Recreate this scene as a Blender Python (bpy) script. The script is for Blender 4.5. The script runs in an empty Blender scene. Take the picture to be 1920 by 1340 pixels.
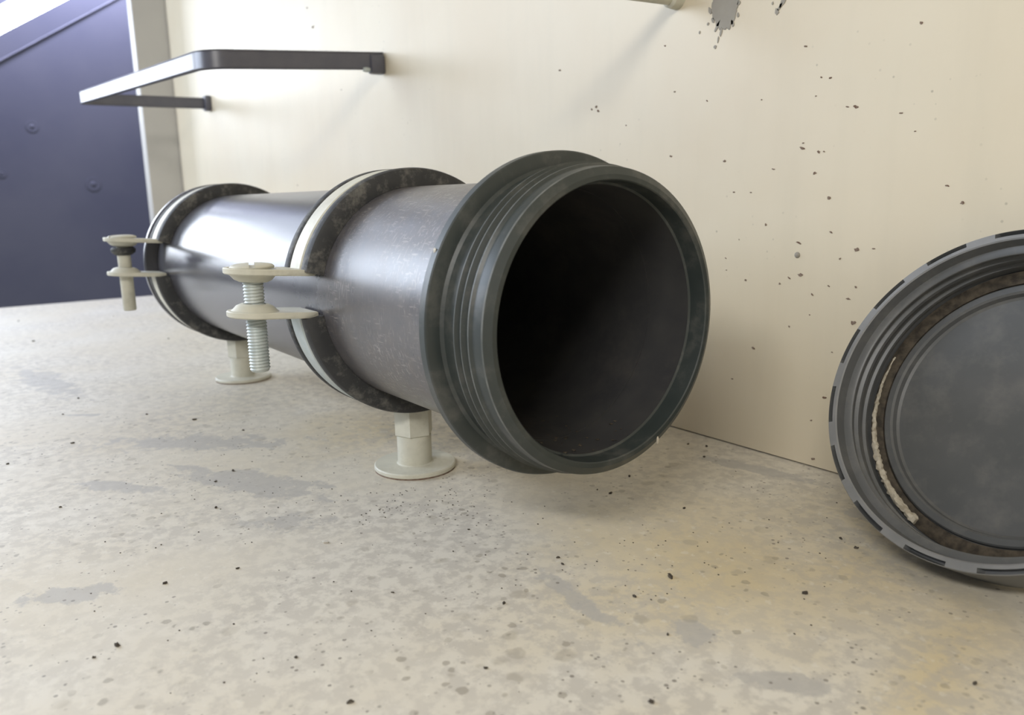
import bpy, bmesh, math, random
from mathutils import Vector, Matrix
from mathutils import noise as mnoise

random.seed(7)
S = 0.001                       # all lengths below are millimetres
PI = math.pi
D = bpy.data
SC = bpy.context.scene
COL = SC.collection

# ------------------------------------------------------------------ camera
FPX = 1480.6
CAM = Vector((293.6, -207.35, 147.3))
RIGHT = Vector((0.59602017, 0.80273118, -0.01956027))
UP = Vector((-0.14689272, 0.13295055, 0.98017686))
FWD = Vector((-0.78941908, 0.58133192, -0.19715658))
cam_data = D.cameras.new('camera')
cam = D.objects.new('camera', cam_data)
COL.objects.link(cam)
M = Matrix((RIGHT, UP, -FWD)).transposed().to_4x4()
M.translation = CAM * S
cam.matrix_world = M
cam_data.sensor_fit = 'HORIZONTAL'
cam_data.sensor_width = 36.0
cam_data.lens = FPX / 1920.0 * 36.0
cam_data.clip_start = 0.01
cam_data.dof.use_dof = True
cam_data.dof.focus_distance = 0.36
cam_data.dof.aperture_fstop = 14.0
SC.camera = cam

# ------------------------------------------------------------------ world / light / exposure
world = D.worlds.new('sky')
SC.world = world
world.use_nodes = True
bg = world.node_tree.nodes['Background']
bg.inputs[0].default_value = (0.93, 0.96, 1.0, 1)
bg.inputs[1].default_value = 0.36

def area_light(name, loc, target, sx, sy, watts, color):
    l = D.lights.new(name, 'AREA')
    l.shape = 'RECTANGLE'; l.size = sx * S; l.size_y = sy * S
    l.energy = watts; l.color = color
    o = D.objects.new(name, l); COL.objects.link(o)
    o.location = Vector(loc) * S
    o.rotation_euler = (Vector(target) - Vector(loc)).to_track_quat('-Z', 'Y').to_euler()
    return o

area_light('daylight_open_side', (450, -640, 573), (60, 0, 99), 400, 70, 4.9, (1.0, 0.975, 0.93))
area_light('cool_fill_left', (-1050, -820, 560), (-650, 60, 80), 800, 520, 14.5, (0.74, 0.84, 1.0))  # cool fill lamp added to brighten the left of floor and wall
area_light('panel_haze_fill', (-2130, 130, 960), (-2300, 130, 560), 900, 100, 19.0, (0.74, 0.76, 1.0))  # lamp added out of view to imitate bluish haze on the dark panel

DAYLIGHT = 12.0                 # radiance of the daylight seen past the dark panel

SC.view_settings.view_transform = 'Standard'
SC.view_settings.look = 'None'
SC.view_settings.gamma = 1
SC.view_settings.use_curve_mapping = False
SC.view_settings.exposure = -0.1

# ------------------------------------------------------------------ pixel helper (direction only; depth comes from the plane hit)
def pix_ray(px, py):
    d = RIGHT * ((px - 960) / FPX) + UP * (-(py - 670) / FPX) + FWD
    return d.normalized()

def on_plane(px, py, axis, val):
    d = pix_ray(px, py)
    t = (val - CAM[axis]) / d[axis]
    return CAM + d * t

# ------------------------------------------------------------------ mesh helpers
def obj(name, bm, mat, parent=None, smooth=True, angle=35):
    me = D.meshes.new(name)
    bmesh.ops.recalc_face_normals(bm, faces=bm.faces[:])
    for v in bm.verts: v.co *= S
    if smooth:
        ca = math.radians(angle)
        for f in bm.faces: f.smooth = True
        for e in bm.edges:
            if len(e.link_faces) == 2 and e.calc_face_angle(0) > ca: e.smooth = False
    bm.to_mesh(me); bm.free()
    o = D.objects.new(name, me)
    COL.objects.link(o)
    if mat: me.materials.append(mat)
    if parent: o.parent = parent
    return o

def thing(name, label, cat, loc=(0, 0, 0), group=None):
    o = D.objects.new(name, None); COL.objects.link(o)
    o.location = Vector(loc) * S; o.empty_display_size = 0.01
    return tag(o, label, cat, group)

def tag(o, label=None, cat=None, group=None, kind=None):
    if label: o['label'] = label
    if cat: o['category'] = cat
    if group: o['group'] = group
    if kind: o['kind'] = kind
    return o

def b_box(bm, x0, x1, y0, y1, z0, z1, bev=0, segs=2):
    r = bmesh.ops.create_cube(bm, size=1)
    vs = r['verts']
    for v in vs:
        v.co = Vector(((x0 + x1) / 2 + v.co.x * (x1 - x0), (y0 + y1) / 2 + v.co.y * (y1 - y0), (z0 + z1) / 2 + v.co.z * (z1 - z0)))
    if bev:
        es = list({e for v in vs for e in v.link_edges})
        bmesh.ops.bevel(bm, geom=es, offset=bev, segments=segs, profile=.5, affect='EDGES')
    return bm

def lathe(profile, axis='X', segs=96, closed=False, a0=0.0, a1=2 * PI, cy=0.0, cz=0.0, bm=None, jitter=None):
    """profile: (along, radius); axis X: angle from -Y up over +Z; axis Z: about +Z."""
    bm = bm or bmesh.new()
    full = abs(a1 - a0 - 2 * PI) < 1e-6
    n = segs if full else segs + 1
    rings = []
    for k in range(n):
        a = a0 + (a1 - a0) * k / segs
        ring = []
        for i, (s, r) in enumerate(profile):
            if jitter: s, r = jitter(i, a, s, r)
            if axis == 'X': co = (s, cy - r * math.cos(a), cz + r * math.sin(a))
            else: co = (r * math.cos(a) + cy, r * math.sin(a) + cz, s)
            ring.append(bm.verts.new(co))
        rings.append(ring)
    m = len(profile)
    for k in range(segs):
        A, B = rings[k], rings[(k + 1) % n]
        for i in range(m if closed else m - 1):
            j = (i + 1) % m
            try: bm.faces.new((A[i], A[j], B[j], B[i]))
            except ValueError: pass
    if closed and not full:
        bm.faces.new(rings[0]); bm.faces.new(list(reversed(rings[-1])))
    bmesh.ops.remove_doubles(bm, verts=bm.verts[:], dist=1e-4)
    return bm

def tube_path(bm, pts, rad, segs=10, jit=0.0, caps=True):
    rings = []
    for i, p in enumerate(pts):
        p = Vector(p)
        t = (Vector(pts[min(i + 1, len(pts) - 1)]) - Vector(pts[max(i - 1, 0)])).normalized()
        u = t.orthogonal().normalized() if abs(t.z) > .9 else t.cross(Vector((0, 0, 1))).normalized()
        w = t.cross(u)
        rr = rad[i] if isinstance(rad, (list, tuple)) else rad
        ring = []
        for k in range(segs):
            a = 2 * PI * k / segs
            q = rr * (1 + jit * random.uniform(-1, 1))
            ring.append(bm.verts.new(p + u * q * math.cos(a) + w * q * math.sin(a)))
        rings.append(ring)
    for A, B in zip(rings, rings[1:]):
        for k in range(segs):
            bm.faces.new((A[k], A[(k + 1) % segs], B[(k + 1) % segs], B[k]))
    if caps:
        bm.faces.new(rings[0]); bm.faces.new(list(reversed(rings[-1])))
    return bm

# ------------------------------------------------------------------ materials
class NT:
    """small node-tree builder"""
    def __init__(self, name):
        self.m = D.materials.new(name); self.m.use_nodes = True
        self.t = self.m.node_tree; self.n = self.t.nodes
        self.p = self.n['Principled BSDF']
        self.tc = self.n.new('ShaderNodeTexCoord')
    def link(self, a, b): self.t.links.new(a, b)
    def mapped(self, scale=(1, 1, 1), rot=(0, 0, 0), loc=(0, 0, 0), src=None):
        mp = self.n.new('ShaderNodeMapping')
        mp.inputs['Scale'].default_value = scale; mp.inputs['Rotation'].default_value = rot; mp.inputs['Location'].default_value = loc
        self.link(src or self.tc.outputs['Object'], mp.inputs['Vector'])
        return mp.outputs[0]
    def noise(self, scale, detail=4, rough=.55, vec=None, dist=0):
        x = self.n.new('ShaderNodeTexNoise')
        x.inputs['Scale'].default_value = scale; x.inputs['Detail'].default_value = detail
        x.inputs['Roughness'].default_value = rough; x.inputs['Distortion'].default_value = dist
        self.link(vec or self.tc.outputs['Object'], x.inputs['Vector'])
        return x.outputs['Fac']
    def voro(self, scale, vec=None, rnd=1.0, out='Distance'):
        x = self.n.new('ShaderNodeTexVoronoi'); x.inputs['Scale'].default_value = scale
        x.inputs['Randomness'].default_value = rnd
        self.link(vec or self.tc.outputs['Object'], x.inputs['Vector'])
        return x.outputs[out]
    def ramp(self, fac, stops):
        r = self.n.new('ShaderNodeValToRGB')
        while len(r.color_ramp.elements) > 1: r.color_ramp.elements.remove(r.color_ramp.elements[-1])
        for i, (pos, c) in enumerate(stops):
            e = r.color_ramp.elements[0] if i == 0 else r.color_ramp.elements.new(pos)
            e.position = pos
            e.color = (c, c, c, 1) if not isinstance(c, (tuple, list)) else (*c, 1)
        self.link(fac, r.inputs[0])
        return r.outputs[0]
    def math(self, op, a, b=None, clamp=False):
        x = self.n.new('ShaderNodeMath'); x.operation = op; x.use_clamp = clamp
        for i, v in enumerate((a, b)):
            if v is None: continue
            if isinstance(v, (int, float)): x.inputs[i].default_value = v
            else: self.link(v, x.inputs[i])
        return x.outputs[0]
    def mix(self, fac, a, b, mode='MIX'):
        x = self.n.new('ShaderNodeMix'); x.data_type = 'RGBA'; x.blend_type = mode
        for s, v in ((x.inputs[0], fac), (x.inputs[6], a), (x.inputs[7], b)):
            if isinstance(v, (int, float)): s.default_value = v
            elif isinstance(v, tuple): s.default_value = (*v, 1)
            else: self.link(v, s)
        return x.outputs[2]
    def bump(self, h, strength=.2, dist=.0005):
        b = self.n.new('ShaderNodeBump'); b.inputs['Strength'].default_value = strength; b.inputs['Distance'].default_value = dist
        self.link(h, b.inputs['Height']); self.link(b.outputs[0], self.p.inputs['Normal'])
    def out(self, color, rough=.5, spec=.5, metal=0.0):
        if isinstance(color, tuple): self.p.inputs['Base Color'].default_value = (*color, 1)
        else: self.link(color, self.p.inputs['Base Color'])
        if isinstance(rough, (int, float)): self.p.inputs['Roughness'].default_value = rough
        else: self.link(rough, self.p.inputs['Roughness'])
        self.p.inputs['Specular IOR Level'].default_value = spec
        self.p.inputs['Metallic'].default_value = metal
        return self.m

def mat_plain(name, a, b, scale=200, rough=.5, spec=.5, bump=.15, metal=0.0, dirt=None, dirt_amt=.5, dirt_scale=60):
    k = NT(name)
    n = k.noise(scale, 5)
    c = k.mix(k.ramp(n, [(.35, 0.0), (.65, 1.0)]), a, b)
    if dirt:
        d = k.math('MULTIPLY', k.ramp(k.noise(dirt_scale, 8, .7), [(.5, 0.0), (.68, 1.0)]), dirt_amt)
        c = k.mix(d, c, dirt)
    if bump: k.bump(n, bump, .0004)
    return k.out(c, rough, spec, metal)

def soft_zone(k, quads, warp, amt, e0, e1):
    """mask of stained areas: ellipses on the floor with a ragged outline"""
    tot = None
    for (px0, py0, px1, py1, wid) in quads:
        P0 = on_plane(px0, py0, 2, 0); P1 = on_plane(px1, py1, 2, 0)
        mid = (P0 + P1) / 2 * S; L = max((P1 - P0).length / 2, 4) * S; a = math.atan2(P1.y - P0.y, P1.x - P0.x)
        sub = k.n.new('ShaderNodeVectorMath'); sub.operation = 'SUBTRACT'; k.link(k.tc.outputs['Object'], sub.inputs[0]); sub.inputs[1].default_value = mid
        v = k.mapped((1 / L, 1 / (wid * S), 0), (0, 0, 0), src=k.mapped(rot=(0, 0, -a), src=sub.outputs[0]))
        ln = k.n.new('ShaderNodeVectorMath'); ln.operation = 'LENGTH'; k.link(v, ln.inputs[0])
        e = k.math('ADD', ln.outputs['Value'], k.math('MULTIPLY', k.math('SUBTRACT', warp, .5), amt))
        e = k.ramp(e, [(e0, 1.0), (e1, 0.0)])
        tot = e if tot is None else k.math('MAXIMUM', tot, e)
    return tot

def drops(k, scale, thr, size, soft, vec=None):
    """round drop marks of varying size, one per voronoi cell at most"""
    x = k.n.new('ShaderNodeTexVoronoi'); x.inputs['Scale'].default_value = scale
    k.link(vec or k.tc.outputs['Object'], x.inputs['Vector'])
    sp = k.n.new('ShaderNodeSeparateColor'); k.link(x.outputs['Color'], sp.inputs[0])
    r = k.math('MULTIPLY', k.math('SUBTRACT', sp.outputs[0], thr), size / (1 - thr))
    return k.math('DIVIDE', k.math('SUBTRACT', r, x.outputs['Distance']), soft, True)

def mat_floor():
    k = NT('stained_cream_floor')
    warp = k.noise(70, 7, .68)
    big = k.noise(5, 4, .6)
    base = k.mix(k.ramp(big, [(.38, 0.0), (.62, 1.0)]), (.61, .555, .445), (.65, .615, .54))
    yel = soft_zone(k, YELLOW, k.noise(10, 4, .6), 1.6, .1, 1.0)
    base = k.mix(k.math('MULTIPLY', yel, .75), base, (.58, .48, .29))
    # mottled worn film: pale flakes over greyer ground
    m = k.noise(135, 8, .66, dist=.15)
    fl = k.ramp(m, [(.44, 0.0), (.56, 1.0)])
    zone = k.ramp(k.noise(8, 3, .5), [(.36, .25), (.58, 1.0)])
    c = k.mix(k.math('MULTIPLY', k.math('SUBTRACT', 1.0, fl), k.math('MULTIPLY', zone, .60)), base, (.43, .40, .355))
    m2 = k.ramp(k.noise(190, 4, .6), [(.60, 0.0), (.66, 1.0)])
    c = k.mix(k.math('MULTIPLY', m2, .35), c, (.72, .69, .61))
    # larger grey patches where the paint film has gone
    tot = soft_zone(k, PATCHES, warp, 3.6, .72, 1.0)
    c = k.mix(k.math('MULTIPLY', tot, .70), c, (.40, .385, .36))
    # drop marks
    sel = k.math('MAXIMUM', k.ramp(k.noise(13, 2), [(.43, 0.0), (.56, 1.0)]), k.math('MULTIPLY', yel, .9))
    wv = k.n.new('ShaderNodeVectorMath'); wv.operation = 'ADD'
    nz = k.n.new('ShaderNodeTexNoise'); nz.inputs['Scale'].default_value = 160; k.link(k.tc.outputs['Object'], nz.inputs['Vector'])
    sc = k.n.new('ShaderNodeVectorMath'); sc.operation = 'SCALE'; sc.inputs['Scale'].default_value = .004; k.link(nz.outputs['Color'], sc.inputs[0])
    k.link(k.tc.outputs['Object'], wv.inputs[0]); k.link(sc.outputs[0], wv.inputs[1])
    d1 = k.math('MULTIPLY', drops(k, 95, .48, .40, .10, wv.outputs[0]), sel)
    c = k.mix(k.math('MULTIPLY', d1, .42), c, (.31, .275, .215))
    d2 = k.math('MULTIPLY', drops(k, 190, .52, .40, .08, wv.outputs[0]), sel)
    c = k.mix(k.math('MULTIPLY', d2, .55), c, (.24, .21, .165))
    # fine grit
    d3 = k.math('MULTIPLY', drops(k, 420, .62, .36, .06), k.ramp(k.noise(20, 3), [(.44, 0.0), (.58, 1.0)]))
    c = k.mix(k.math('MULTIPLY', d3, .7), c, (.14, .12, .10))
    k.bump(k.math('SUBTRACT', m, k.math('MULTIPLY', tot, .3)), .25, .0006)
    return k.out(c, k.ramp(m, [(.3, .58), (.7, .42)]), .45)

def mat_wall():
    k = NT('cream_painted_wall')
    big = k.noise(7, 4, .55)
    base = k.mix(k.ramp(big, [(.35, 0.0), (.65, 1.0)]), (.60, .52, .385), (.625, .56, .43))
    # vertical runs
    v = k.mapped((14, 14, 2.0))
    run = k.noise(1.0 * 3, 4, .6, vec=v)
    c = k.mix(k.math('MULTIPLY', k.ramp(run, [(.5, 0.0), (.72, 1.0)]), .22), base, (.52, .47, .36))
    d = k.voro(150)
    sel = k.ramp(k.noise(14, 2), [(.55, 0.0), (.66, 1.0)])
    st = k.math('MULTIPLY', k.ramp(d, [(.06, 1.0), (.12, 0.0)]), sel)
    c = k.mix(k.math('MULTIPLY', st, .6), c, (.25, .22, .17))
    k.bump(k.noise(24, 3), .12, .002)
    return k.out(c, .42, .4)

def mat_pipe():
    k = NT('scuffed_grey_plastic_pipe')
    n = k.noise(30, 6, .7)
    c = k.mix(k.ramp(n, [(.3, 0.0), (.75, 1.0)]), (.056, .056, .067), (.076, .076, .085))
    # scratches: stretched voronoi edges in several directions
    tot = None
    for i, (scl, rot) in enumerate((((90, 520, 520), (.3, .5, .6)), ((520, 90, 120), (.5, .2, -.5)), ((480, 520, 80), (-.6, .4, .3)))):
        v = k.mapped(scl, rot)
        e = k.ramp(k.noise(1.8, 3, .5, vec=v), [(.60, 0.0), (.69, 1.0)])
        tot = e if tot is None else k.math('MAXIMUM', tot, e)
    zone = k.ramp(k.noise(26, 3), [(.38, 0.0), (.58, 1.0)])
    # dust and scuffs sit on the end towards the collar
    sx = k.n.new('ShaderNodeSeparateXYZ'); k.link(k.tc.outputs['Object'], sx.inputs[0])
    near = k.ramp(k.math('ADD', k.math('MULTIPLY', sx.outputs[0], 5.0), 1.0), [(.60, .06), (.76, 1.0)])
    f = k.math('MULTIPLY', k.math('MULTIPLY', tot, zone), near)
    c = k.mix(k.math('MULTIPLY', f, .5), c, (.40, .37, .34))
    dust = k.math('MULTIPLY', k.ramp(k.noise(120, 8, .75), [(.25, 0.0), (.8, 1.0)]), near)
    c = k.mix(k.math('MULTIPLY', dust, .45), c, (.21, .175, .145))
    ro = k.math('ADD', .25, k.math('MULTIPLY', dust, .18))
    k.bump(k.noise(60, 4), .06, .0006)
    return k.out(c, ro, .8)

YELLOW = [(1050, 960, 1800, 1250, 120), (560, 740, 980, 900, 60), (1600, 1230, 1900, 1330, 90)]
PATCHES = [(40, 690, 145, 745, 16), (115, 778, 185, 778, 4), (190, 830, 560, 830, 16), (330, 880, 620, 930, 16),
           (150, 905, 300, 920, 7), (1000, 1060, 1170, 1190, 5), (1240, 1160, 1340, 1200, 8), (1390, 1270, 1560, 1290, 6),
           (450, 975, 620, 980, 9), (1290, 850, 1560, 910, 7), (20, 1120, 220, 1110, 8), (1610, 940, 1640, 980, 9)]

M_FLOOR = mat_floor()
M_WALL = mat_wall()
M_PIPE = mat_pipe()
M_COLLAR = mat_plain('dark_green_grey_plastic', (.028, .035, .034), (.040, .047, .045), 60, .42, .5, .08, dirt=(.15, .14, .125), dirt_amt=.32, dirt_scale=60)
M_WORN_LIT = mat_plain('worn_ridge_lit_lip', (.16, .165, .155), (.075, .082, .078), 90, .5, .5, .05)
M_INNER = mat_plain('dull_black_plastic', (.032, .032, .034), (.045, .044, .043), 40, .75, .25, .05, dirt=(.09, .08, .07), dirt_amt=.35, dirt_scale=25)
M_CAP = mat_plain('mid_grey_plastic', (.088, .092, .094), (.105, .108, .11), 40, .40, .5, .05, dirt=(.24, .23, .21), dirt_amt=.25, dirt_scale=55)
M_RIM = mat_plain('rubbed_grey_plastic', (.17, .175, .18), (.22, .222, .225), 50, .5, .5, .05)
M_CREAM = mat_plain('cream_sprayed_steel', (.52, .51, .43), (.60, .58, .48), 70, .45, .45, .12, dirt=(.36, .34, .27), dirt_amt=.4, dirt_scale=80)
M_ZINC = mat_plain('bare_zinc_steel', (.42, .47, .46), (.50, .54, .53), 160, .48, .5, .12, .25, dirt=(.55, .54, .47), dirt_amt=.35, dirt_scale=50)
M_RUBBER = mat_plain('dusty_black_rubber', (.030, .031, .033), (.042, .042, .042), 120, .62, .4, .2, dirt=(.22, .21, .185), dirt_amt=.55, dirt_scale=110)
M_BAR = mat_plain('dark_painted_steel', (.085, .086, .11), (.105, .104, .125), 60, .32, .6, .06)
M_DARK = mat_plain('dark_navy_panel', (.085, .088, .125), (.105, .107, .14), 4, .5, .4, .02)  # base colour lifted to take in the veiling haze
M_GASKET = mat_plain('brown_seal', (.036, .031, .025), (.085, .07, .052), 300, .8, .2, .3)
M_ROPE = mat_plain('pale_sealing_residue', (.50, .46, .38), (.33, .29, .22), 500, .9, .2, .6)
M_POST = mat_plain('cream_post_shaded', (.45, .43, .40), (.50, .48, .44), 8, .45, .4, .05)  # cream greyed so the post's face carries its shade in the colour
M_SPLASH = mat_plain('grey_splash', (.27, .25, .215), (.31, .29, .25), 60, .7, .3, .1)
M_CRUMB = mat_plain('dark_dirt', (.05, .042, .034), (.11, .095, .075), 800, .9, .2, .4)
M_CHIP = mat_plain('pale_chip', (.62, .60, .55), (.5, .48, .43), 600, .8, .2, .3)
M_RUST = mat_plain('rusty_grime', (.14, .085, .06), (.24, .19, .15), 500, .9, .2, .4)

# ------------------------------------------------------------------ setting
H = 99.46          # height of the pipe axis
WALL_Y = 167.66

fl = obj('floor', b_box(bmesh.new(), -1125, 620, -700, WALL_Y + 10, -6, 0), M_FLOOR, smooth=False)
tag(fl, 'stained cream painted floor with grey worn patches and dark specks', 'floor', kind='structure')
wl = obj('wall_right', b_box(bmesh.new(), -1158, 620, WALL_Y, WALL_Y + 8, 0.9, 700), M_WALL, smooth=False)
tag(wl, 'cream painted metal wall with dark flecks behind the pipe', 'wall', kind='structure')
po = obj('trim_1', b_box(bmesh.new(), -1190, -1160, 115, WALL_Y + 6, -150, 700, 1.5), M_POST, smooth=False)
tag(po, 'cream upright post closing the far end of the wall', 'post', kind='structure')

# dark panel beyond the end of the floor, with a slanting upper edge, and the dark roof panel above the bright gap
XP = -2300
def slab(name, poly, x0, x1, mat):
    bm = bmesh.new()
    a = [bm.verts.new((x0, y, z)) for y, z in poly]; b = [bm.verts.new((x1, y, z)) for y, z in poly]
    bm.faces.new(a); bm.faces.new(list(reversed(b)))
    for i in range(len(poly)):
        j = (i + 1) % len(poly); bm.faces.new((a[i], b[i], b[j], a[j]))
    return obj(name, bm, mat, smooth=False)
PA, PB = on_plane(0, 65, 0, XP), on_plane(125, 0, 0, XP)
def edge_z(y): return PA.z + (y - PA.y) * (PB.z - PA.z) / (PB.y - PA.y)
Y0, Y1 = -900, 700
wf = slab('wall_far', [(Y0, -500), (Y1, -500), (Y1, edge_z(Y1)), (Y0, edge_z(Y0))], XP - 12, XP, M_DARK)
tag(wf, 'dark navy panel beyond the far end of the floor', 'panel', kind='structure')
QA, QB = on_plane(0, 7, 0, XP), on_plane(11, 0, 0, XP)
def edge2(y): return QA.z + (y - QA.y) * .68
cl = slab('wall_far_upper', [(QA.y - 70, edge2(QA.y - 70)), (Y1, edge2(Y1)), (Y1, 1500), (QA.y - 70, 1500)], XP - 30, XP - 18, M_DARK)
tag(cl, 'dark panel above the bright slanting gap', 'panel', kind='structure')
rf = obj('light_block_roof', b_box(bmesh.new(), -560, 620, -330, WALL_Y + 8, 700, 706), M_WALL, smooth=False)  # unseen roof added to block sky light, cut short at the far end
tag(rf, 'cream roof sheet added above the view to hold back sky light', 'roof', kind='structure')
we = obj('wall_near', b_box(bmesh.new(), 620, 626, -330, WALL_Y + 8, 0, 706), M_WALL, smooth=False)
tag(we, 'cream end wall behind the viewpoint', 'wall', kind='structure')
# glowing sheets standing in for the bright sky beyond the dark panel
def daylight(name, label, z0, z1, strength, color):
    k = NT(name + '_glow')
    k.p.inputs['Base Color'].default_value = (0, 0, 0, 1); k.p.inputs['Specular IOR Level'].default_value = 0
    k.p.inputs['Emission Color'].default_value = (*color, 1); k.p.inputs['Emission Strength'].default_value = strength
    o = obj(name, b_box(bmesh.new(), -3010, -3000, -1050, 750, z0, z1), k.m, smooth=False)
    tag(o, label, 'opening', kind='structure')
daylight('sky_sheet_1', 'blown out white daylight opening behind the dark panel', 0, 920, DAYLIGHT, (.84, .90, 1.0))
daylight('sky_sheet_2', 'unseen glowing sheet for the pale sky above the white gap', 930, 2300, DAYLIGHT * .27, (.76, .84, 1.0))  # added so the top of the pipe mirrors a brighter sky
# thin rail along the slanting edge, and two round fixings
rail = bmesh.new()
tube_path(rail, [(XP + 4, Y0, edge_z(Y0) - 62), (XP + 1, Y1, edge_z(Y1) - 62)], 3, 8)
obj('edge_rail', rail, M_DARK, wf)
for (px, py, r) in ((175, 345, 20), (3, 325, 12), (60, 237, 16)):
    P = on_plane(px, py, 0, XP)
    obj('fixing', lathe([(XP - .5, r), (XP + 1, r), (XP + 1.5, r * .8), (XP + .6, r * .55), (XP + .7, r * .4), (XP + 1.8, r * .3), (XP + 2, 0.01)], 'X', 24, cy=P.y, cz=P.z), M_DARK, wf)

# grey splash on the wall, a dark nub standing in for a dent, flecks
def flat_blob(bm, cx, cz, rx, rz, rough=.25, n=28, t=.35, seed=0, y=WALL_Y, tilt=0, fine=0):
    vs0, vs1 = [], []
    for i in range(n):
        a = 2 * PI * i / n
        q = 1 + rough * mnoise.noise(Vector((math.cos(a) * 1.7 + seed, math.sin(a) * 1.7, seed * 1.3))) * 1.6
        q += fine * mnoise.noise(Vector((math.cos(a) * 7, math.sin(a) * 7, seed)))
        x, z = rx * q * math.cos(a), rz * q * math.sin(a)
        x, z = x * math.cos(tilt) - z * math.sin(tilt), x * math.sin(tilt) + z * math.cos(tilt)
        vs0.append(bm.verts.new((cx + x, y + .02, cz + z))); vs1.append(bm.verts.new((cx + x * .96, y - t, cz + z * .96)))
    bm.faces.new(vs1)
    for i in range(n): bm.faces.new((vs0[i], vs0[(i + 1) % n], vs1[(i + 1) % n], vs1[i]))

bm = bmesh.new()
P = on_plane(1360, 6, 1, WALL_Y); flat_blob(bm, P.x, P.z, 9, 14, .10, 90, seed=3.1, fine=.16)
for i, (px, py, rx, rz, tl) in enumerate(((1332, 20, 1.2, 2, .5), (1337, 38, 1, 1.6, .2), (1345, 50, .9, 3.2, -.6), (1352, 60, .8, 2.6, -.25), (1328, 45, .8, .8, 0),
        (1374, 44, 1, 1.8, .3), (1386, 6, 1, 1.2, 0), (1341, 88, .9, 1.1, 0), (1347, 74, .5, 1.6, -.2), (1312, 61, .6, .8, 0), (1384, 28, .8, 1.3, 0),
        (1468, 4, 1.2, 3, -.5), (1463, 12, .8, 2.4, -.6), (1457, 21, 1.3, 1.7, 0), (1449, 6, .6, .8, 0))):
    P = on_plane(px, py, 1, WALL_Y); flat_blob(bm, P.x, P.z, rx, rz, .3, 12, seed=i * 2.7, tilt=tl)
sp = obj('grey_splash', bm, M_SPLASH, wl, smooth=False)
sp['label'] = 'grey splash with droplets on the cream wall'
P = on_plane(1495, 478, 1, WALL_Y)
obj('dent_nub', lathe([(0, 1.7), (.4, 1.5), (.9, .9), (1.1, .01)], 'Z', 20), M_SPLASH, wl).matrix_local = Matrix.Translation(Vector((P.x, WALL_Y, P.z)) * S) @ Matrix.Rotation(PI / 2, 4, 'X')
FLECKS = [(1050, 132), (1118, 200), (1428, 187), (1247, 86), (1540, 145), (1511, 87), (1727, 43), (1557, 146), (1359, 302), (1450, 317), (1408, 361), (1554, 371),
          (1528, 325), (1690, 212), (1605, 200), (1589, 200), (1716, 246), (1530, 180), (1506, 268), (1504, 278), (1535, 284), (1545, 284), (1776, 348), (1805, 380),
          (1558, 435), (1607, 467), (1638, 466), (1386, 449), (1361, 484), (1362, 506), (1398, 525), (1462, 532), (1480, 521), (1605, 538), (1554, 536), (1575, 485),
          (1498, 455), (1376, 360), (1436, 421), (1500, 515), (1523, 552), (1518, 590), (1600, 605), (1412, 652), (1521, 788), (1525, 860), (1373, 710), (1546, 745),
          (1110, 205), (1122, 208), (1174, 235), (1265, 172), (1326, 189), (587, 50), (576, 15), (633, 125), (640, 168), (558, 347), (1258, 293), (1480, 612), (1560, 660), (1590, 560)]
bm = bmesh.new()
for i, (px, py) in enumerate(FLECKS):
    P = on_plane(px, py, 1, WALL_Y)
    w = random.uniform(.35, .95) * (1.6 if px < 700 else 1)
    flat_blob(bm, P.x, P.z, w * random.uniform(.9, 1.9), w * random.uniform(.5, 1.1), .5, 9, t=.3, seed=i * 1.37, tilt=random.uniform(-.7, .3))
tag(obj('dirt_fleck', bm, M_RUST, wl, smooth=False), kind='stuff')

# ------------------------------------------------------------------ plastic pipe
pipe = thing('plastic_pipe', 'dark grey plastic pipe with flanged threaded open end, held in two clamps', 'pipe', (0, 0, 0))
XE = 77.0
tube = lathe([(-402, 55), (46, 55), (46, 52), (-400, 52), (-400, .01)], 'X', 128, cz=H)
o = obj('tube', tube, M_PIPE, pipe)
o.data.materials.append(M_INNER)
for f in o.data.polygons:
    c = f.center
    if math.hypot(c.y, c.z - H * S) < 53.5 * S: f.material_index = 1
obj('end_flange', lathe([(-398, 55.2), (-398, 63.5), (-399, 64.6), (-403, 64.6), (-404, 63.5), (-404, 55.2)], 'X', 96, closed=True, cz=H), M_PIPE, pipe)
prof = [(43.6, 55.1), (43.6, 64.2), (44.1, 65.6), (44.9, 66.1), (48.6, 66.1), (49.2, 65.7), (49.5, 65.0), (50.0, 60.4), (51.0, 59.2), (55.5, 58.7), (59.6, 58.7),
        (60.6, 61.3), (61.2, 61.4), (62.4, 59.2), (63.4, 59.2), (64.3, 60.9), (64.9, 61.0), (66.0, 59.2), (67.4, 59.2), (68.2, 60.4), (68.8, 60.4),
        (69.8, 59.4), (74.6, 59.1), (75.3, 58.9), (77.0, 56.0), (77.0, 54.2), (76.6, 53.8), (75.4, 53.6), (69.0, 53.4), (68.4, 52.6), (62.0, 52.4), (43.6, 52.2)]
col = lathe(prof, 'X', 160, closed=True, cz=H)
o = obj('threaded_collar', col, M_COLLAR, pipe, angle=22)
o['label'] = 'dark green grey collar with wide flange and thread ridges'
o.data.materials.append(M_INNER); o.data.materials.append(M_WORN_LIT)
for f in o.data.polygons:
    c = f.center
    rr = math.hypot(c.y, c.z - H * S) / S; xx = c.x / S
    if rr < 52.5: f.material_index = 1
    if (abs(xx - 60.9) < .25 or abs(xx - 64.6) < .25 or abs(xx - 68.5) < .25 or abs(xx - 74.95) < .3) and rr > 58: f.material_index = 2  # worn thread crests; on the lip edge the pale tone is a painted highlight
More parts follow.
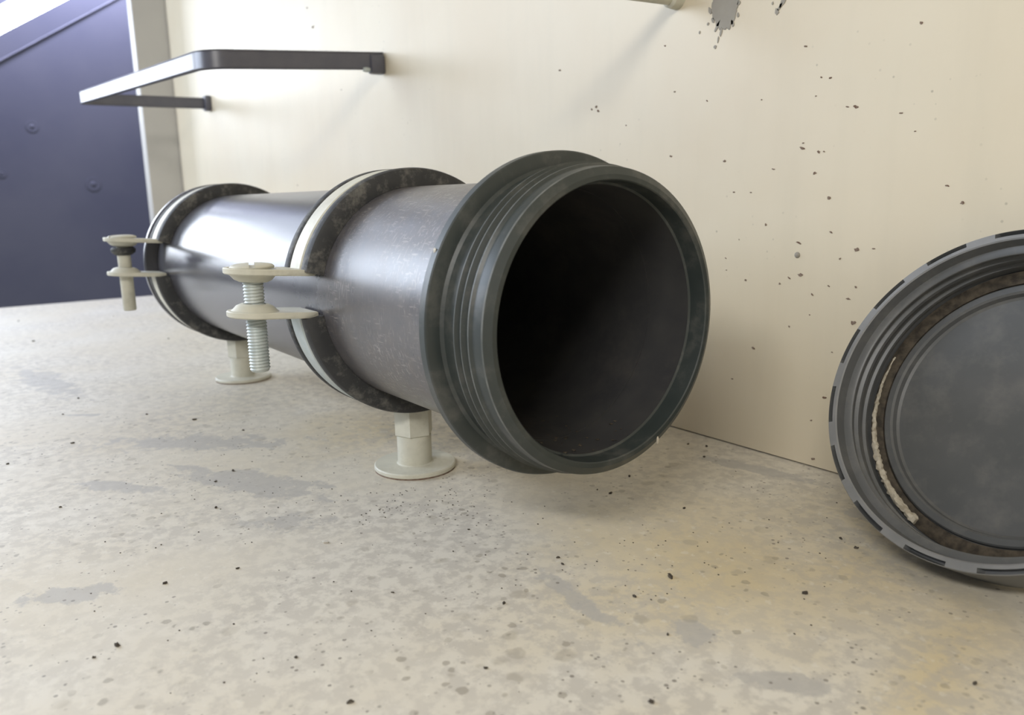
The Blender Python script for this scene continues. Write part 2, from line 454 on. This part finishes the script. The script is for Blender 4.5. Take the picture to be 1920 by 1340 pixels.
# moulding burr on the lower rim, a bright nick on the flange, grit lying in the mouth
def crumb_bm(rx, ry, rz, seed, sub=2, at=(0, 0, 0), bm=None, rough=.45):
    bm = bm or bmesh.new()
    r = bmesh.ops.create_icosphere(bm, subdivisions=sub, radius=1)
    for v in r['verts']:
        q = 1 + rough * mnoise.noise(v.co * 1.6 + Vector((seed, seed * .7, 3.1)))
        v.co = Vector((v.co.x * rx * q + at[0], v.co.y * ry * q + at[1], v.co.z * rz * q + at[2]))
    return bm
def ring_pt(x, r, deg):
    a = math.radians(deg); return (x, -r * math.cos(a), H + r * math.sin(a))
obj('burr', crumb_bm(.5, .6, 1.9, 4, at=ring_pt(77.0, 57.2, -117)), M_ROPE, pipe)
obj('nick', crumb_bm(.7, .5, 1.1, 9, at=ring_pt(46.5, 66.2, 27)), M_CHIP, pipe)
bm = bmesh.new()
for i in range(46):
    a = random.gauss(-92, 9); x = random.uniform(20, 70)
    s = random.uniform(.25, .7)
    crumb_bm(s * 1.6, s * 1.3, s * .5, i * 1.9, 1, ring_pt(x, 52.1, a), bm)
tag(obj('settled_grit', bm, M_GASKET, pipe), kind='stuff')

# ------------------------------------------------------------------ pipe clamps
BY = -83.0                       # bolt axis

def ear(bm, side, z, dome):
    """dished lug with rounded end; side -1 towards the open side, +1 towards the wall"""
    n = 48; t = 1.5
    def inside(x, y):           # y measured from the bolt away from the pipe
        if y >= 0: return math.hypot(x, y) < 13.2
        if y < -27: return False
        w = 13.2
        return abs(x) < w
    radii = [5.2, 6.4, 8.6, 10.2, 11.2]
    rings_t, rings_b = [], []
    hts = [1.0, 1.0, .72, .22, 0.0, 0.0, 0.0]
    outline = []
    for k in range(n):
        a = 2 * PI * k / n
        lo, hi = 5.0, 40.0
        for _ in range(24):
            m_ = (lo + hi) / 2
            if inside(m_ * math.cos(a), m_ * math.sin(a)): lo = m_
            else: hi = m_
        outline.append(lo)
    for lev in range(7):
        rt, rb = [], []
        for k in range(n):
            a = 2 * PI * k / n
            r = radii[lev] if lev < 5 else (outline[k] - .5 if lev == 5 else outline[k])
            tt = t if lev < 6 else t - .5
            x, y = r * math.cos(a), side * (abs(BY) + r * math.sin(a))
            zz = z + dome * hts[lev] - (y + 55 if side < 0 else 55 - y) * .075
            rt.append(bm.verts.new((x, y, zz + tt))); rb.append(bm.verts.new((x, y, zz - tt)))
        rings_t.append(rt); rings_b.append(rb)
    for R_ in (rings_t, rings_b):
        for A, B in zip(R_, R_[1:]):
            for k in range(n): bm.faces.new((A[k], A[(k + 1) % n], B[(k + 1) % n], B[k]))
    for A, B in ((rings_t[0], rings_b[0]), (rings_t[-1], rings_b[-1])):
        for k in range(n): bm.faces.new((A[k], A[(k + 1) % n], B[(k + 1) % n], B[k]))

STRAP = [(-6.6, 61.9), (6.6, 61.9), (6.6, 63.6), (5.9, 64.2), (-5.9, 64.2), (-6.6, 63.6)]
LINER = [(-15, 55.1), (15, 55.1), (15.2, 57.5), (15, 62.4), (14.2, 63.9), (12.5, 64.5), (9.2, 64.5), (7.6, 63.9), (6.9, 62.9), (6.9, 61.6), (-6.9, 61.6),
         (-6.9, 62.9), (-7.6, 63.9), (-9.2, 64.5), (-12.5, 64.5), (-14.2, 63.9), (-15, 62.4), (-15.2, 57.5)]

def band(bm, prof_, d0, d1, segs=64):
    lathe(prof_, 'X', segs, closed=True, a0=math.radians(d0), a1=math.radians(d1), cz=H, bm=bm)

def screw_bm(z0, z1, threaded, y):
    bm = bmesh.new()
    if threaded:
        pitch, ns = 1.55, 28
        nz = int((z1 - z0) / pitch * 5)
        rows = []
        for i in range(nz + 1):
            z = z0 + (z1 - z0) * i / nz
            row = []
            for k in range(ns):
                a = 2 * PI * k / ns
                fr = (z / pitch - k / ns) % 1.0
                r = 4.25 + .72 * (1 - abs(2 * fr - 1))
                if i < 4: r = min(r, 4.0 + i * .2)
                row.append(bm.verts.new((r * math.cos(a), y + r * math.sin(a), z)))
            rows.append(row)
        for A, B in zip(rows, rows[1:]):
            for k in range(ns): bm.faces.new((A[k], A[(k + 1) % ns], B[(k + 1) % ns], B[k]))
        bm.faces.new(rows[0]); bm.faces.new(list(reversed(rows[-1])))
    else:
        lathe([(z0, .01), (z0, 4.0), (z0 + .8, 4.8), (z1, 4.8), (z1, .01)], 'Z', 32, cz=y, bm=bm)
    return bm

def head_bm(z, y, R_=10.4, hgt=2.7, slot=1.3, rot=.5):
    bm = bmesh.new()
    us = [-1, -.9, -.75, -.55, -.35, -.2]
    cols = [(u * R_, True) for u in us] + [(-slot, True), (-slot, False), (slot, False), (slot, True)] + [(-u * R_, True) for u in reversed(us)]
    nv = 17; G = []
    for (u, up) in cols:
        vm = math.sqrt(max(R_ * R_ - u * u, 0)); colv = []
        for j in range(nv):
            v = vm * math.sin((j / (nv - 1) - .5) * PI)
            q = min(math.hypot(u, v) / R_, 1)
            zz = (.9 + (hgt - .9) * math.sqrt(max(1 - q ** 2.6, 0))) if up else .9
            colv.append((u, v, zz))
        G.append(colv)
    V = [[bm.verts.new((u * math.cos(rot) - v * math.sin(rot), y + u * math.sin(rot) + v * math.cos(rot), z + zz)) for (u, v, zz) in c] for c in G]
    for A, B in zip(V, V[1:]):
        for j in range(nv - 1):
            try: bm.faces.new((A[j], A[j + 1], B[j + 1], B[j]))
            except ValueError: pass
    lathe([(z + .9, R_), (z, R_ - .2), (z, .01)], 'Z', 40, cz=y, bm=bm)
    bmesh.ops.remove_doubles(bm, verts=bm.verts[:], dist=.01)
    return bm

def make_clamp(x, label, threaded, head_rot, dzu, dzl):
    ZU, ZL = H + dzu, H + dzl                                       # heights of the two lugs where they leave the bands
    TH_U, TH_L = math.degrees(math.asin(dzu / 63)), math.degrees(math.asin(dzl / 63))
    ZS = ZU + 2.1                                                   # lug height at the screw
    t = thing('pipe_clamp', label, 'pipe clamp', (x, 0, 0), 'clamps carrying the pipe')
    up = bmesh.new(); band(up, STRAP, TH_U, 180 - TH_U)
    for s in (-1, 1): ear(up, s, ZU, -3.6)
    o = obj('upper_band', up, M_CREAM, t); o['label'] = 'cream sprayed steel half band with dished lugs'
    lo = bmesh.new(); band(lo, STRAP, -180 - TH_L, TH_L)
    o = obj('lower_band', lo, M_ZINC if threaded else M_CREAM, t)
    for s in (-1, 1):
        lg = bmesh.new(); ear(lg, s, ZL, 3.4); obj('lower_lug', lg, M_CREAM, t)
    a = bmesh.new(); band(a, LINER, TH_U + .6, 180 - TH_U - .6); obj('upper_rubber_liner', a, M_RUBBER, t)
    b = bmesh.new(); band(b, LINER, -180 - TH_L + 1, TH_L - 1); obj('lower_rubber_liner', b, M_RUBBER, t)
    for s in (-1, 1):
        sc = obj('screw', screw_bm(67.5, ZS + 1.5, threaded, s * abs(BY)), M_ZINC if threaded else M_CREAM, t, angle=60)
        obj('screw_head', head_bm(ZS + 1.3, s * abs(BY), rot=head_rot), M_CREAM, sc)
        if not threaded:
            obj('retaining_washer', lathe([(ZS - 11.5, 4.85), (ZS - 11.5, 6), (ZS - 9.5, 8.5), (ZS - 7, 9), (ZS - 5.6, 7.5), (ZS - 5.6, 4.85)], 'Z', 24, closed=True, cz=s * abs(BY)), M_RUBBER, sc)
    # foot: hexagon nut, round boss, base disc
    hx = bmesh.new()
    lathe([(19.5, .01), (19.5, 10.2), (20.1, 10.9), (36.0, 10.9), (36.0, .01)], 'Z', 6, bm=hx, a0=.35, a1=.35 + 2 * PI)
    obj('hexagon_nut', hx, M_CREAM, t, smooth=False)
    obj('boss', lathe([(3.0, .01), (3.0, 10.6), (3.8, 9.6), (19.6, 9.6), (19.6, .01)], 'Z', 40), M_CREAM, t)
    bp = obj('base_plate', lathe([(0.6, .01), (0.6, 22.4), (1.0, 22.8), (2.6, 22.8), (3.2, 22.2), (3.2, .01)], 'Z', 64), M_CREAM, t)
    obj('grime_ring', lathe([(0.0, .01), (0.0, 22.6), (.7, 22.6), (.7, .01)], 'Z', 64), M_RUST, bp)
    return t

make_clamp(-82.0, 'pipe clamp with bare threaded screw, next to the flanged pipe end', True, 1.26, 14.4, -6.0)
make_clamp(-378.0, 'pipe clamp with smooth painted screw, at the far closed pipe end', False, .4, 20.5, -5.5)

# ------------------------------------------------------------------ screw cap leaning on the wall
CAPC = Vector((167.77, 109.40, 71.9)); az, el = math.radians(-7.72), math.radians(26.88)
NRM = Vector((math.sin(az) * math.cos(el), -math.cos(az) * math.cos(el), math.sin(el)))
E1 = Vector((math.cos(az), math.sin(az), 0)); E2 = NRM.cross(E1)
cap = thing('screw_cap', 'round grey plastic screw cap leaning open side out against the wall', 'cap')
CM = Matrix((E1, E2, NRM)).transposed().to_4x4(); CM.translation = CAPC * S
cap.matrix_world = CM
NSL = 15
def slot_jit(i, a, s, r):
    if i in (3, 4):
        ph = (a / (2 * PI) * NSL + .083) % 1.0
        if ph < .57: return -3.2, r
    return s, r
prof = [(-26.5, 67.4), (-.4, 67.9), (0, 67.6), (0, 66.95), (0, 65.8), (0, 65.75), (0, 64.4), (-.5, 63.9), (-5.2, 63.4), (-5.6, 61.0), (-6.0, 60.3), (-6.6, 60.3), (-7.4, 61.9), (-10.4, 61.9),
        (-11.2, 60.4), (-12.8, 60.4), (-13.6, 61.8), (-16.8, 61.8), (-17.4, 60.6), (-18.6, 60.6), (-19.2, 61.4), (-22.6, 61.2), (-22.8, 54.4), (-21.2, 54.0), (-20.6, 53.4), (-20.6, 51.0), (-21.4, 50.2),
        (-23.6, 49.8), (-24.4, 48.8), (-24.4, 30), (-24.4, .01), (-28, .01), (-28, 65.8)]
bm = lathe(prof, 'Z', 300, closed=True, jitter=slot_jit)
o = obj('cap_body', bm, M_CAP, cap, angle=25)
o.data.materials.append(M_RIM)
for f in o.data.polygons:
    if f.center.z > -.3 * S or (-6.7 * S < f.center.z < -5.9 * S and f.center.xy.length < 60.6 * S): f.material_index = 1
g = obj('sealing_ring', lathe([(-22.7, 54.6), (-21.4, 54.7), (-20.9, 55.6), (-20.9, 58.6), (-21.5, 60.4), (-22.7, 60.6)], 'Z', 160, closed=True), M_GASKET, cap)
g['label'] = 'brown flat sealing ring inside the cap'
pts = []
for i in range(70):
    a = math.radians(168 + (249 - 168) * i / 69)
    r = 58.3 + .25 * mnoise.noise(Vector((i * .3, 0, 0)))
    pts.append((r * math.cos(a), r * math.sin(a), -20.5))
rad = [max(.3, min(1.5, .25 + i * .028)) * (1 + .3 * mnoise.noise(Vector((i * .5, 5, 0)))) for i in range(70)]
rad[-3:] = [1.7, 1.8, 1.4]
r_ = obj('sealing_residue', tube_path(bmesh.new(), pts, rad, 9, .34), M_ROPE, cap)
r_['label'] = 'pale crumbly strip stuck on the sealing ring'

# ------------------------------------------------------------------ grab handle on the wall
hd = thing('grab_handle', 'dark flat bar grab handle sticking out of the cream wall above the pipe', 'handle', (-690, WALL_Y, 280))
def flat_bar(pts, thick, hgt, corner):
    """bar standing on edge, centre line in plan with rounded corners; z interpolated"""
    path = []
    for i, p in enumerate(pts):
        p = Vector(p)
        if 0 < i < len(pts) - 1:
            a = (Vector(pts[i - 1]) - p).normalized(); b = (Vector(pts[i + 1]) - p).normalized()
            for k in range(9):
                s = k / 8
                path.append(p + a * corner * (1 - s) ** 2 + b * corner * s ** 2)
        else: path.append(p)
    bm = bmesh.new(); rings = []
    sec = []
    for (u, w) in ((-1, -1), (1, -1), (1, 1), (-1, 1)):
        c0 = .9
        uu, ww = u * thick / 2, w * hgt / 2
        sec += [(uu - u * c0, ww), (uu, ww - w * c0)] if u * w > 0 else [(uu, ww - w * c0), (uu - u * c0, ww)]
    for i, p in enumerate(path):
        t = (path[min(i + 1, len(path) - 1)] - path[max(i - 1, 0)]); t.z = 0; t.normalize()
        nrm = Vector((-t.y, t.x, 0))
        rings.append([bm.verts.new(p + nrm * u + Vector((0, 0, w))) for u, w in sec])
    m = len(sec)
    for A, B in zip(rings, rings[1:]):
        for k in range(m): bm.faces.new((A[k], A[(k + 1) % m], B[(k + 1) % m], B[k]))
    bm.faces.new(rings[0]); bm.faces.new(list(reversed(rings[-1])))
    return bm
ox, oy, oz = -690, WALL_Y, 280
zn, zf = 266.5, 293.5
loc = lambda x, y, z: (x - ox, y - oy, z - oz)
obj('bar', flat_bar([loc(-412, WALL_Y - 1, zn + 11), loc(-416, 2, zn), loc(-962, -8, zf - 1), loc(-966, WALL_Y - 1, zf + 2)], 6, 15.5, 24), M_BAR, hd)
f = obj('foot', b_box(bmesh.new(), *[v - ox for v in (-417, -407)], *[v - oy for v in (WALL_Y - 15, WALL_Y)], *[v - oz for v in (zn - 1.5, zn + 16)], 2.5), M_BAR, hd)
obj('foot', b_box(bmesh.new(), *[v - ox for v in (-973, -957)], *[v - oy for v in (WALL_Y - 9, WALL_Y)], *[v - oz for v in (zf - 9, zf + 13)], 2), M_BAR, hd)
obj('weld_blob', crumb_bm(3, 4, 2.6, 2.2, at=loc(-410, WALL_Y - 19, zn + 1.5)), M_ZINC, hd)

# ------------------------------------------------------------------ round rod fixed to the wall above the pipe mouth
P = on_plane(1270, 2, 1, WALL_Y)
rod = thing('wall_rod', 'cream painted round rod sticking out of the wall beside the grey splash', 'rod', (P.x, WALL_Y, P.z + 1.6))
rod.rotation_euler.x = math.radians(2.0)
obj('shaft', tube_path(bmesh.new(), [(0, -2, 0), (0, -60, 0), (0, -118, 0), (0, -120, 0)], [4.4, 4.4, 4.4, 3.6], 24), M_CREAM, rod)
obj('collar', tube_path(bmesh.new(), [(0, 0, 0), (0, -1.5, 0), (0, -6.5, 0), (0, -8, 0)], [6.6, 6.4, 5.9, 4.6], 24), M_CREAM, rod)

# ------------------------------------------------------------------ crumbs on the floor
CR = [(1256, 1082, 3.2), (437, 883, 2.4), (1145, 925, 2.2), (1510, 1113, 2.4), (1605, 1028, 2.2), (1576, 1010, 2.0), (405, 952, 2.0), (365, 787, 2.2), (404, 903, 1.7), (310, 1094, 2.0),
      (220, 1211, 2.6), (657, 1317, 2.2), (945, 1131, 1.7), (736, 1111, 1.3), (446, 1066, 1.6), (113, 951, 1.6), (147, 747, 1.9), (63, 640, 2.6), (35, 602, 2.0), (316, 635, 2.2), (213, 593, 1.6),
      (1221, 1317, 2.2), (1190, 1119, 2.0), (1828, 1282, 2.0), (1046, 1046, 1.8), (1055, 1058, 1.6), (1290, 833, 2.0), (1325, 837, 2.2), (1320, 857, 2.0), (1180, 893, 2.0), (275, 777, 1.5), (136, 831, 1.8),
      (911, 1253, 1.6), (555, 1233, 1.6), (176, 1233, 1.5), (118, 777, 1.4), (456, 807, 1.6), (1283, 953, 1.8), (879, 993, 1.3), (15, 870, 1.5), (720, 893, 1.2), (1120, 918, 1.2), (849, 947, 1.2), (1252, 1190, 1.4)]
meshes = []
for i in range(6):
    b = crumb_bm(.46, .27, .22, i * 3.3 + 1, 2, rough=.9)
    tmp = obj('dirt_crumb', b, M_CRUMB); meshes.append(tmp.data); D.objects.remove(tmp)
for i, (px, py, sz) in enumerate(CR):
    P = on_plane(px, py, 2, 0)
    o = D.objects.new('dirt_crumb', meshes[i % 6]); COL.objects.link(o)
    far = 1.0 if P.x > -150 else 1.25
    o.scale = (sz * far,) * 3; o.rotation_euler = (0, 0, random.uniform(0, 6))
    o.location = Vector((P.x, P.y, .20 * sz * far)) * S
    if i == 0: lab = 'largest dark dirt crumb, lying on yellowed floor in front of the pipe mouth'
    elif P.y > 95 and P.x < 70: lab = 'dark dirt crumb near the wall seam beside the pipe mouth'
    elif P.x > 100 and P.y > 60: lab = 'dark dirt crumb close to the leaning screw cap'
    elif P.x > 0 and P.y > 0: lab = 'dark dirt crumb on the floor in front of the pipe mouth'
    elif P.x < -600: lab = 'dark dirt crumb on the floor near its far dark edge'
    elif P.x < -230: lab = 'dark dirt crumb on the open floor beside the far clamp'
    else: lab = 'dark dirt crumb on the open stained floor beside the near clamp'
    tag(o, lab, 'crumb', 'dirt crumbs scattered on the floor')
P = on_plane(610, 1017, 2, 0)
o = obj('paint_chip', crumb_bm(1.6, .9, .55, 8.8, 2), M_CHIP); o.location = Vector((P.x, P.y, .45)) * S; o.rotation_euler.z = .6
tag(o, 'pale paint chip lying on the floor in front of the pipe', 'chip')
# fine specks: too many to count
bm = bmesh.new()
def speck(P, s):
    r = bmesh.ops.create_icosphere(bm, subdivisions=1, radius=s)
    for v in r['verts']: v.co = Vector((P.x + v.co.x * 1.3, P.y + v.co.y, max(v.co.z * .5 + s * .3, 0)))
for (cx, cy, sx, sy, n) in ((800, 945, 90, 22, 110), (480, 950, 160, 40, 50), (430, 820, 150, 50, 60), (1250, 1050, 160, 60, 50), (600, 1100, 400, 140, 60), (100, 720, 120, 70, 20), (1450, 960, 120, 50, 25)):
    for _ in range(n):
        px, py = random.gauss(cx, sx), random.gauss(cy, sy)
        if py < 600: continue
        P = on_plane(px, py, 2, 0)
        if P.y > WALL_Y - 3 or P.x < -1100: continue
        speck(P, random.uniform(.15, .42))
tag(obj('dirt_specks', bm, M_CRUMB), 'fine dark specks strewn over the stained cream floor', 'dirt', kind='stuff')
